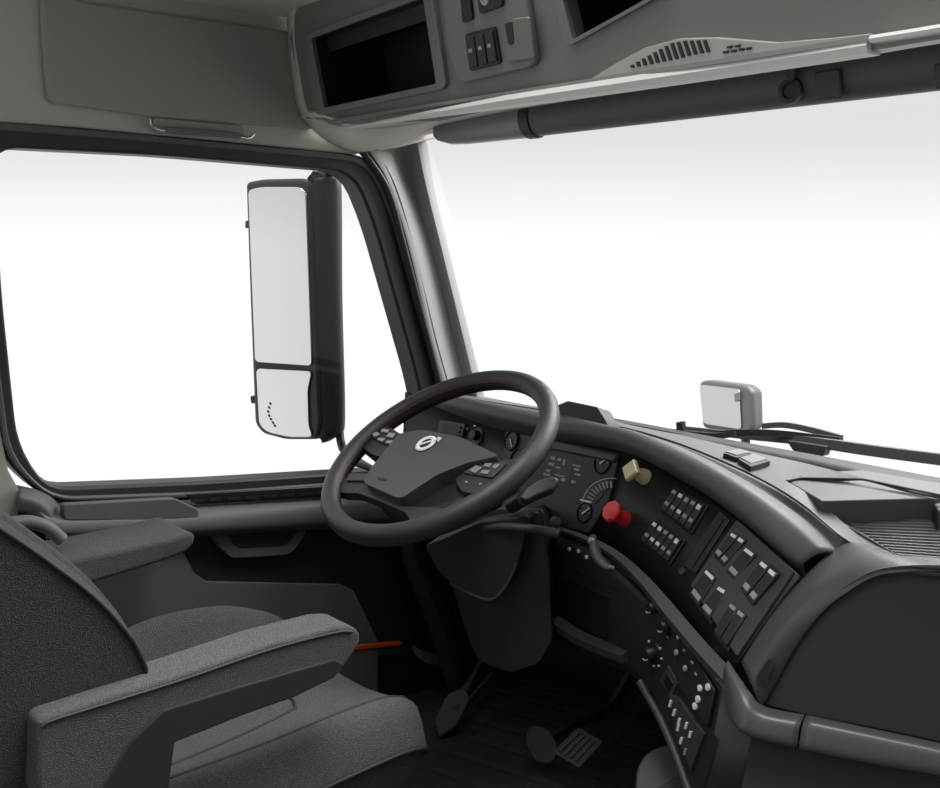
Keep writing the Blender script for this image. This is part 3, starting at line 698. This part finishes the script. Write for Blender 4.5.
# --- switch blocks
def rockers(q, cols, mat_=M_blk, marks=True, seed=0):
    rnd = random.Random(seed)
    base = plate('switch_bezel', q, PS, 0, .004, M_blk, db, .002)
    for k in range(cols):
        u0, u1 = .04+.92*k/cols, .04+.92*(k+1)/cols-.02
        s = plate('rocker_switch', cell(q, u0, .06, u1, .94), PS, .003, .009, M_dark, db, .002)
        if marks:
            plate('legend', cell(q, u0+.03, .12, u1-.03, .24+.05*rnd.random()), PS, .009, .0096, M_wht if rnd.random() < .7 else M_gry, s)
            plate('indicator', cell(q, u0+.03, .60, u1-.03, .72), PS, .009, .0096, M_wht if rnd.random() < .35 else M_gry, s)
rockers([(676, 487), (710, 506), (693, 535), (661, 510)], 5, seed=1)
rockers([(657, 519), (687, 541), (671, 566), (641, 541)], 5, seed=3)
plate('card_slot', [(721, 511), (731, 521), (696, 575), (684, 566)], PS, 0, .004, M_dark, db, .002)
plate('slot_mouth', [(722, 516), (726, 520), (694, 569), (689, 565)], PS, .003, .006, M_bin, db)
lathe('power_socket', PS.hit(684, 572)[0], PS.hit(684, 572)[1], [(.007, 0), (.006, .006), (.003, .006), (0, .004)], M_mid, db, 14)
plate('switch_frame', [(739, 521), (796, 573), (739, 658), (693, 586)], PS, 0, .006, M_mid, db, .003, 2)
def sw2(q, cols, blank=False):
    plate('switch_bezel', scaleq(q, 1.08), PS, .005, .0075, M_bin, db, .001)
    for k in range(cols):
        u0, u1 = k/cols+.03, (k+1)/cols-.03
        s = plate('rocker_switch', cell(q, u0, .04, u1, .96), PS, .007, .014, M_dark, db, .002)
        plate('legend', cell(q, u0+.10/cols, .07, u1-.12/cols, .17), PS, .014, .0146, M_wht if not blank else M_gry, s)
        if not blank: plate('indicator', cell(q, u0+.12/cols, .72, u1-.12/cols, .86), PS, .0138, .0146, M_gry, s)
sw2([(738, 534), (753, 543), (728, 571), (717, 558)], 2)
sw2([(752, 549), (763, 557), (739, 586), (730, 575)], 1)
sw2([(768, 562), (785, 577), (757, 611), (744, 593)], 2)
sw2([(712, 570), (723, 580), (703, 611), (693, 597)], 1)
sw2([(725, 588), (734, 593), (714, 625), (704, 612)], 1)
sw2([(737, 604), (753, 618), (731, 652), (718, 636)], 2, True)
# --- heater controls and radio in the centre stack
def hknob(x, y, r, dots, bright):
    p, n = LS.hit(x, y); a, b, n = frame_at(n)
    k = lathe('heater_knob', p, n, [(r, 0), (r*.95, .004), (r*.62, .005), (r*.55, .018), (r*.45, .020), (0, .020)], M_blk, db, 24)
    bm = bmesh.new()
    for j in range(dots):
        g_ = math.radians(-40+260*j/max(1, dots-1)); c = p+n*.003+a*r*1.12*math.cos(g_)+b*r*1.12*math.sin(g_)
        s, t_ = a*.0016, b*.0016
        prism_bm(bm, [c+s+t_, c-s+t_, c-s-t_, c+s-t_], [v-n*.004 for v in (c+s+t_, c-s+t_, c-s-t_, c+s-t_)])
    from_bm('dial_marks', bm, M_wht if bright else M_gry, k)
    c = p+n*.0205
    bm = bmesh.new(); sweep_bm(bm, [c+a*r*.5*math.cos(t_)+b*r*.5*math.sin(t_) for t_ in [math.radians(60+12*i) for i in range(8)]], circ(.0012, n=6))
    from_bm('bright_arc', bm, M_gry, k)
hknob(658, 607, .017, 3, False)
hknob(670, 626, .017, 3, False)
hknob(655, 653, .020, 7, True)
plate('heater_button', [(669, 672), (675, 683), (670, 692), (665, 681)], LS, 0, .004, M_blk, db, .001)
plate('button_surround', [(669, 665), (679, 683), (672, 697), (661, 681)], LS, 0, .0025, M_mid, db, .001)
rad = plate('radio', [(675, 628), (684, 631), (719, 690), (711, 728), (697, 706), (680, 680)], LS, .0, .008, M_bin, db, .002)
LO = Off(LS, .008)
for (x, y, r, m) in ((682, 636, .006, M_wht), (681, 652, .005, M_gry), (690, 668, .005, M_gry), (705, 688, .0055, M_wht), (713, 687, .006, M_wht), (703, 699, .006, M_wht), (700, 706, .006, M_wht)):
    p, n = LO.hit(x, y); lathe('radio_button', p, n, [(r, 0), (r*.9, .003), (0, .004)], m, rad, 12)
plates('radio_text', [[(700, 672), (702, 675), (701, 676), (699, 673)], [(696, 660), (698, 663), (697, 664), (695, 661)], [(688, 648), (690, 650), (689, 652), (687, 650)]], LO, 0, .001, M_gry, rad)
kp = plate('phone_keypad', [(671, 693), (681, 698), (707, 734), (694, 770), (680, 735)], LS, 0, .006, M_mid, db, .002, 1)
KO = Off(LS, .006)
for (x, y) in ((674, 703), (678, 712), (683, 721), (690, 725), (694, 734), (685, 740), (689, 751), (682, 727)):
    plate('key', [(x-1.4, y+3.2), (x+.4, y-3.6), (x+2.2, y-2.6), (x+.6, y+4)], KO, 0, .003, M_wht if y < 742 else M_gry, kp, .0006)

# ================================================================== STEERING WHEEL
E = math.radians(58); WN = V((0, -math.cos(E), math.sin(E)))
WCn = at(438, 452.3, 1.87)
sw = thing('steering_wheel', 'black four-spoke steering wheel with a silver ring emblem', 'steering wheel')
a_ = V((1, 0, 0)); b_ = V((0, math.sin(E), math.cos(E)))
RM = .213
def wpt(ang, r=RM, h=0): return WCn+a_*r*math.cos(ang)+b_*r*math.sin(ang)+WN*h
bm = bmesh.new(); sweep_bm(bm, [wpt(2*math.pi*k/96) for k in range(96)], circ(.018, .020, 16), up=WN, closed=True)
from_bm('rim', bm, M_leather, sw)
bm = bmesh.new(); sweep_bm(bm, [wpt(math.radians(80+100*k/40), RM-.017, .008) for k in range(41)], circ(.0013, n=6), up=WN)
from_bm('stitching', bm, M_sti, sw)
bm = bmesh.new(); sweep_bm(bm, [wpt(math.radians(196+26*k/12), RM-.017, .004) for k in range(13)], circ(.0012, n=6), up=WN)
from_bm('stitching', bm, M_sti, sw)
WPn = Plane(WCn, WN)
WB = Plane(WCn+WN*.0, WN)
# spokes
plate('spoke', [(357, 443), (386, 425), (400, 434), (414, 437), (396, 462), (372, 455)], WB, -.022, .002, M_leather, sw, .006, 2, 3)
plate('spoke', [(331, 489), (345, 478), (376, 474), (402, 506), (445, 508), (470, 512), (430, 530), (404, 529), (410, 519), (405, 512), (380, 501), (358, 493), (344, 493)], WB, -.018, .0, M_leather, sw, .005, 2, 3)
plate('spoke', [(455, 480), (478, 464), (512, 460), (530, 458), (514, 482), (486, 497), (462, 492)], WB, -.022, .002, M_leather, sw, .006, 2, 3)
# airbag cover
plate('airbag_cover', [(366, 489), (375, 474), (402, 440), (425, 436), (465, 444), (503, 463), (470, 470), (440, 482), (404, 506)], WB, -.035, .016, M_hub, sw, .012, 6, 4)
plate('hub_base', [(368, 490), (392, 450), (430, 445), (490, 466), (492, 480), (450, 500), (405, 512)], WB, -.06, -.01, M_blk, sw, .01, 6, 3)
# pads with buttons
p1 = plate('button_pad', [(368, 437), (386, 428), (399, 435), (411, 438), (395, 450)], WB, .0, .006, M_dark, sw, .002, 2)
WQ = Off(WB, .006)
for q in ([(374, 437), (379, 435), (382, 438), (376, 440)], [(384, 432), (391, 433), (389, 436), (383, 435)], [(391, 436), (397, 437), (394, 441), (388, 440)], [(381, 441), (387, 442), (384, 445), (379, 443)], [(389, 444), (395, 444), (392, 447), (387, 446)], [(402, 438), (406, 438.6), (404.6, 440.4), (401, 440)]):
    plate('wheel_button', q, WQ, 0, .003, M_gry, p1, .0006)
p2 = plate('button_pad', [(464, 475), (481, 465), (508, 465), (494, 480)], WB, .0, .006, M_mid, sw, .002, 2)
for q in ([(471, 474), (478, 469), (484, 471), (477, 477)], [(487, 467), (494, 467), (491, 471), (485, 470)], [(484, 474), (492, 474), (489, 478), (482, 477)], [(497, 468), (502, 468), (497, 473), (494, 471)]):
    plate('wheel_button', q, WQ, 0, .003, M_sat, p2, .0006)
for x, y in ((467, 483.5), (481, 485.5)):
    lathe('screw_head', WB.hit(x, y)[0]+WN*.002, WN, [(.0022, 0), (.002, .002), (0, .0025)], M_gry, sw, 10)
plate('button_pad', [(350, 475), (374, 475), (371, 482), (347, 482)], WB, .0, .004, M_mid, sw, .002, 1)
# ring emblem with diagonal bar and arrow
ec = WB.hit(430, 451)[0]+WN*.018
bm = bmesh.new(); sweep_bm(bm, [ec+a_*.0165*math.cos(t_)+b_*.0165*math.sin(t_) for t_ in [2*math.pi*k/28 for k in range(28)]], circ(.0042, .0020, 8), up=WN, closed=True)
em = from_bm('emblem', bm, M_wht, sw, label='silver ring emblem with arrow')
bm = bmesh.new(); dg = (a_+b_*.75).normalized(); pd = WN.cross(dg)
for c0, c1, w_ in ((ec-dg*.012-pd*0, ec+dg*.012, .0022), (ec+dg*.018, ec+dg*.027, .0016)):
    prism_bm(bm, [c0+pd*w_+WN*.002, c0-pd*w_+WN*.002, c1-pd*w_+WN*.002, c1+pd*w_+WN*.002], [c0+pd*w_, c0-pd*w_, c1-pd*w_, c1+pd*w_])
h = ec+dg*.031
for s in (a_, b_):
    c0, c1 = h, h-s*.009; pq = WN.cross(s)*.0014
    prism_bm(bm, [c0+pq+WN*.002, c0-pq+WN*.002, c1-pq+WN*.002, c1+pq+WN*.002], [c0+pq, c0-pq, c1-pq, c1+pq])
from_bm('emblem_arrow', bm, M_wht, em)
plates('airbag_mark', [[(382, 484), (391, 486), (390.5, 488), (381.5, 486)]], Off(WB, .016), 0, .0008, M_blk, sw)

# ================================================================== STEERING COLUMN
sc = thing('steering_column', 'dark plastic steering column shroud hanging below the wheel', 'steering column')
CP = Plane((-.45, .09, .6), (.6, -.78, .1))
plate('lower_cover', [(436, 560), (450, 580), (468, 640), (478, 662), (510, 674), (540, 664), (553, 640), (549, 560), (540, 510), (470, 530)], Plane((-.45, .15, .5), (.60, -.78, .12)), -.14, 0, M_dark, sc, .02, 6, 4)
plate('upper_cover', [(424, 545), (438, 572), (452, 585), (474, 597), (492, 601), (512, 582), (522, 552), (530, 515), (480, 522), (440, 540)], CP, -.10, .0, M_dark, sc, .018, 6, 4)
sweep('cover_ridge', [CP.hit(450, 583)[0], CP.hit(470, 594)[0], CP.hit(491, 600)[0], CP.hit(506, 586)[0], CP.hit(517, 563)[0]], circ(.0035), M_mid, sc, n=16)
tube('column_tube', [WCn-WN*.03, WCn-WN*.09, WCn-WN*.14], .034, M_dark, sc)
plate('column_shroud', [(470, 500), (545, 508), (552, 535), (545, 560), (490, 560), (455, 530)], Plane((-.45, .19, .65), (.6, -.78, .3)), -.05, 0, M_dark, sc, .02, 6, 3)
# stalks
def stalk(nm, pts, m=M_blk, s=None, sec_=None): return sweep(nm, pts, sec_ or circ(.010, .006), m, sc, n=14, scale=s or [.7+.5*k/13 for k in range(14)])
plate('wiper_stalk', [(519, 497), (527, 487), (538, 480), (553, 476), (559, 479), (553, 488), (538, 494), (526, 500)], Plane((-.42, .12, .8), (.4, -.5, .8)), -.018, 0, M_mid, sc, .004, 2)
stalk('indicator_stalk', [onY(395, 485, .08), onY(380, 474, .05), onY(362, 465, .03), onY(346, 462, .03)], M_blk)
tube('stalk_boot', [onY(512, 506, .14), onY(524, 498, .12)], .014, M_blk, sc)
stalk('retarder_stalk', [onY(560, 534, .16), onY(530, 529, .13), onY(500, 527, .10), onY(478, 530, .08)], M_mid, s=[1.1-.3*k/13 for k in range(14)], sec_=circ(.011, .009))
lathe('ignition_switch', onY(556, 524, .17), (-.3, -1, .5), [(.014, 0), (.013, .008), (.008, .010), (0, .010)], M_mid, sc)

# ================================================================== SEAT
st = thing('driver_seat', 'charcoal fabric driver seat with two padded armrests', 'seat')
XR, XL = -.30, -.84
def rsurf(name, f, nu, nv, m, parent, sub=0, **kw):
    vs_ = [f(i/(nu-1), j/(nv-1)) for j in range(nv) for i in range(nu)]
    fs = [(j*nu+i, j*nu+i+1, (j+1)*nu+i+1, (j+1)*nu+i) for j in range(nv-1) for i in range(nu-1)]
    return vs_, fs
# cushion: closed cross sections (x,z) swept along y
def csec(y, top, half, botz, front):
    "rounded bolster section"
    cx = (XR+XL)/2; P = []
    for k in range(41):
        s = -1+2*k/40; e_ = abs(s)
        z = top-.014*math.exp(-((s)/.55)**4)+.010*math.exp(-((e_-.82)/.12)**2)
        z += .075*math.exp(-((s+.80)/.16)**2)*math.exp(-((y+.42)/.22)**2)
        z -= .055*max(0, (e_-.86)/.14)**2.2
        P.append(V((cx+half*s, y, z)))
    P.append(V((cx+half+.002, y, top-.062))); P.append(V((cx+half-.02, y, botz))); P.append(V((cx-half+.02, y, botz))); P.append(V((cx-half-.002, y, top-.062)))
    return P
cs = []
for (y, top, half, bz) in ((-.78, .43, .22, .34), (-.74, .445, .245, .32), (-.6, .447, .262, .31), (-.45, .450, .27, .30), (-.32, .458, .27, .30), (-.24, .458, .265, .31), (-.195, .448, .255, .325), (-.165, .428, .235, .345), (-.15, .405, .20, .36)):
    cs.append(csec(y, top, half, bz, 0))
n = len(cs[0]); cols = [cr([c[i] for c in cs], 40) for i in range(n)]
bm = bmesh.new(); lv = [[bm.verts.new(cols[i][j]) for i in range(n)] for j in range(40)]
for j in range(39):
    for i in range(n): bm.faces.new((lv[j][i], lv[j][(i+1) % n], lv[j+1][(i+1) % n], lv[j+1][i]))
bm.faces.new(lv[0]); bm.faces.new(lv[-1][::-1])
bmesh.ops.recalc_face_normals(bm, faces=bm.faces); bm.verts.index_update()
CS = Mesh3([v.co.copy() for v in bm.verts], [tuple(v.index for v in f.verts) for f in bm.faces])
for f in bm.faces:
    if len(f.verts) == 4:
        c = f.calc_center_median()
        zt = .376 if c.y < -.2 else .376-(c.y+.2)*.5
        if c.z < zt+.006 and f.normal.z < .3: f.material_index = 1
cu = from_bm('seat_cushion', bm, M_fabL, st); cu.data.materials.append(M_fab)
def onC(x, y, h=0):
    q = CS.t.ray_cast(V((x, y, 2)), V((0, 0, -1))); return (q[0] if q[0] else V((x, y, .44)))+V((0, 0, h))
tube('piping', [onC(-.358-.012*k/20, -.7+.54*k/20, .0) for k in range(21)], .003, M_pipe, cu)
tube('piping', [onC(-.405-.055*(k/20)**1.3, -.7+.36*k/20, .0) for k in range(21)]+[onC(-.49, -.325), onC(-.56, -.315)], .003, M_pipe, cu)
tube('piping', [cols[41][k] for k in range(2, 40)]+[cols[41][39].lerp(cols[44][39], q) for q in (.3, .6, 1)], .0035, M_pipe, cu)
# seat base skirt
box('seat_base', (-.80, -.72, .12), (-.36, -.24, .33), M_blk, st, .03, 3)
# backrest: profile lofted across
XB = -.300
edge = [onX(*p, XB) for p in ((132, 800), (140, 740), (146, 700), (146, 672), (140, 655), (129, 636), (98, 601), (51, 564), (0, 529), (-60, 492), (-130, 455), (-200, 425))]
prof = [(p.y, p.z) for p in edge]
y1, z1 = prof[-1]
prof += [(y1-.06, z1+.04), (y1-.13, z1+.0), (y1-.12, z1-.14), (y1-.02, z1-.35), (-.90, .55), (-.84, .42), (-.80, prof[0][1])]
NF = 12
NB = 35; rowsB = []
for k in range(NB):
    s = -1+2*k/(NB-1); s = math.copysign(1-(1-abs(s))**1.5, s); x = (XB-.265)+.265*s
    e_ = abs(s)
    pf = .020*(1-max(0, e_-.55)**2/.2025)-.012*math.exp(-((e_-.80)/.03)**2)
    P = []
    for q, (y, z) in enumerate(prof):
        if q < NF:
            nrm = V((0, 1, .0)) if q < 4 else V((0, .75, .66))
            P.append(V((x, y, z))+nrm*pf*(1 if q > 1 else .3))
        else: P.append(V((x, y, z)))
    rowsB.append(P)
bm = bmesh.new(); ext = []
for P in rowsB:
    c = cr(P+[P[0]], 80)[:-1]; ext.append([bm.verts.new(v) for v in c])
n = len(ext[0])
for j in range(NB-1):
    for i in range(n): bm.faces.new((ext[j][i], ext[j][(i+1) % n], ext[j+1][(i+1) % n], ext[j+1][i]))
bm.faces.new(ext[0][::-1]); bm.faces.new(ext[-1])
bk = from_bm('backrest', bm, M_fab, st, bev=0)
tube('piping', [p+V((.001, 0, 0)) for p in edge[2:]], .003, M_pipe, bk, n=40)
# vinyl shell behind
box('back_shell', (-.79, -1.02, .30), (-.34, -.86, .60), M_vinyl, st, .04, 3)
# armrests
ra_poly = [(38, 722), (47, 717), (90, 703), (180, 675), (270, 644), (335, 627), (352, 626), (360, 632), (361, 642), (347, 664), (335, 679), (296, 697), (245, 715), (175, 743), (130, 766), (95, 800), (36, 800)]
XA = -.262
def prof_arm(name, poly, x0, x1, m, bev):
    bm = bmesh.new(); fr = [onX(*p, x0) for p in poly]; bk_ = [V((x1, p.y, p.z)) for p in fr]; prism_bm(bm, fr, bk_)
    return from_bm(name, bm, m, st, bev, 4)
ar = prof_arm('armrest', ra_poly, XA, XA-.075, M_fabL, .006); ar['label'] = 'near fabric armrest'
def line(poly, x, m, par, r=.0022, n=24): tube('piping', [onX(*p, x) for p in poly], r, m, par, n=n)
line([(42, 727), (52, 721), (90, 709), (180, 681), (270, 650), (335, 633), (352, 632)], XA+.0002, M_pipe, ar)
ab = prof_arm('armrest_shade', [(94, 804), (130, 742), (164, 710), (235, 688), (335, 659), (345, 664), (334, 678), (296, 697), (245, 715), (175, 743), (168, 800)], XA+.003, XA-.06, M_vinyl, .003)  # dark plate standing for the shade on the armrest's lower side
fa_poly = [(58, 566), (70, 560), (120, 550), (170, 539), (190, 533), (196, 534), (195, 543), (186, 553), (156, 564), (84, 586), (60, 584)]
al = prof_arm('armrest', fa_poly, -.79, -.945, M_fabL, .008); al['label'] = 'far fabric armrest by the door'
tube('armrest_hinge', [onX(12, 523, -.86), onX(30, 522, -.86), onX(48, 528, -.86), onX(62, 540, -.86)], .012, M_door, st, n=14)
# belt buckle stalk
# ================================================================== FLOOR THINGS
fm = thing('floor_mat', 'black rubber floor mat with raised blocks under the pedals', 'floor mat', (-.5, .3, .10))
ZF = lambda z: Plane((0, 0, z), (0, 0, 1))
bm = bmesh.new(); prism_bm(bm, [(-.9, -.1, .108), (-.05, -.1, .108), (-.05, .62, .108), (-.9, .62, .108)], [(-.9, -.1, .101), (-.05, -.1, .101), (-.05, .62, .101), (-.9, .62, .101)])
mm = from_bm('mat_sheet', bm, M_mat, None, .003)
mm.parent = fm; mm.location = -V((-.5, .3, .10))
bm = bmesh.new(); nx, ny = 120, 100; gv = []
for j in range(ny):
    rw = []
    for i in range(nx):
        x, y = -.88+.82*i/(nx-1), -.08+.68*j/(ny-1)
        f_ = lambda t, p: max(0, min(1, (abs((t/p) % 1-.5)*2-.12)*9))
        rw.append(bm.verts.new((x, y, .109+.0025*f_(x+.3*y, .10)*f_(y-.3*x, .085))))
    gv.append(rw)
for j in range(ny-1):
    for i in range(nx-1): bm.faces.new((gv[j][i], gv[j][i+1], gv[j+1][i+1], gv[j+1][i]))
mb = from_bm('tread_surface', bm, M_mat, None); mb.parent = fm; mb.location = -V((-.5, .3, .10))

def pedal(name, lab, poly, base, n_, slots, arm):
    t = thing(name, lab, 'pedal')
    P = Plane(base, n_)
    pd_ = plate('pedal_pad', poly, P, -.012, 0, M_mat, t, .004, 3)
    for q in slots: plate('rubber_rib', q, P, 0, .004, M_mid, pd_, .001)
    sweep('pedal_arm', arm, [(-.006, -.008), (.006, -.008), (.006, .008), (-.006, .008)], M_blk, t, n=10)
bq = [(578, 727), (603, 741), (579, 768), (552, 752)]
b0 = onZ(577, 746, .21)
pedal('brake_pedal', 'square ribbed brake pedal in the centre of the footwell', bq, b0, (0.1, -.75, .65), [cell(bq, .14+.2*k, .12, .22+.2*k, .88) for k in range(4)],
      [b0+V((0.03, .03, .01)), b0+V((.07, .08, .06)), b0+V((.09, .14, .20))])
cq = roundpoly([(528, 724), (546, 726), (558, 745), (552, 764), (534, 763), (524, 742)], 9)
c0 = onZ(541, 744, .17)
pedal('clutch_pedal', 'rounded dark pedal left of the square ribbed pedal', cq, c0, (0.1, -.75, .65), [], [c0+V((0, .02, 0)), c0+V((.01, .08, .02)), c0+V((.02, .18, .03)), c0+V((.02, .26, .1))])
aq = roundpoly([(446, 694), (464, 686), (470, 698), (456, 726), (438, 738), (434, 720)], 5)
a0 = onZ(452, 712, .16)
pedal('foot_rest', 'grey foot rest pad beside the front corner of the seat', aq, a0, (0.3, -.6, .75), [], [a0+V((0, .01, 0)), a0+V((-.02, .08, .05)), a0+V((-.02, .16, .14))])
rl = thing('door_sill_rail', 'pair of thin dark rails running along the door sill', 'rail')
tube('rail', [onZ(447, 712, .14), onZ(462, 690, .15), onZ(480, 672, .17)], .006, M_mid, rl, n=8)
tube('rail', [onZ(462, 712, .14), onZ(476, 692, .15), onZ(492, 674, .17)], .006, M_mid, rl, n=8)
fb = thing('floor_console', 'rounded grey console moulding on the floor below the centre stack', 'console')
zc = Plane(onY(665, 770, .12), (.1, -.6, .8))
plate('console_body', [(634, 800), (636, 768), (646, 752), (664, 744), (690, 744), (720, 770), (730, 830), (634, 830)], Plane(onY(665, 770, .20), (.2, -.6, .8)), -.10, 0, M_mid, fb, .015, 8, 4)
plate('console_pocket', [(656, 790), (678, 777), (692, 790), (690, 826), (656, 826)], Plane(onY(665, 770, .20), (.2, -.6, .8)), 0, .004, M_dark, fb, .003, 3)
bpy.context.view_layer.update()
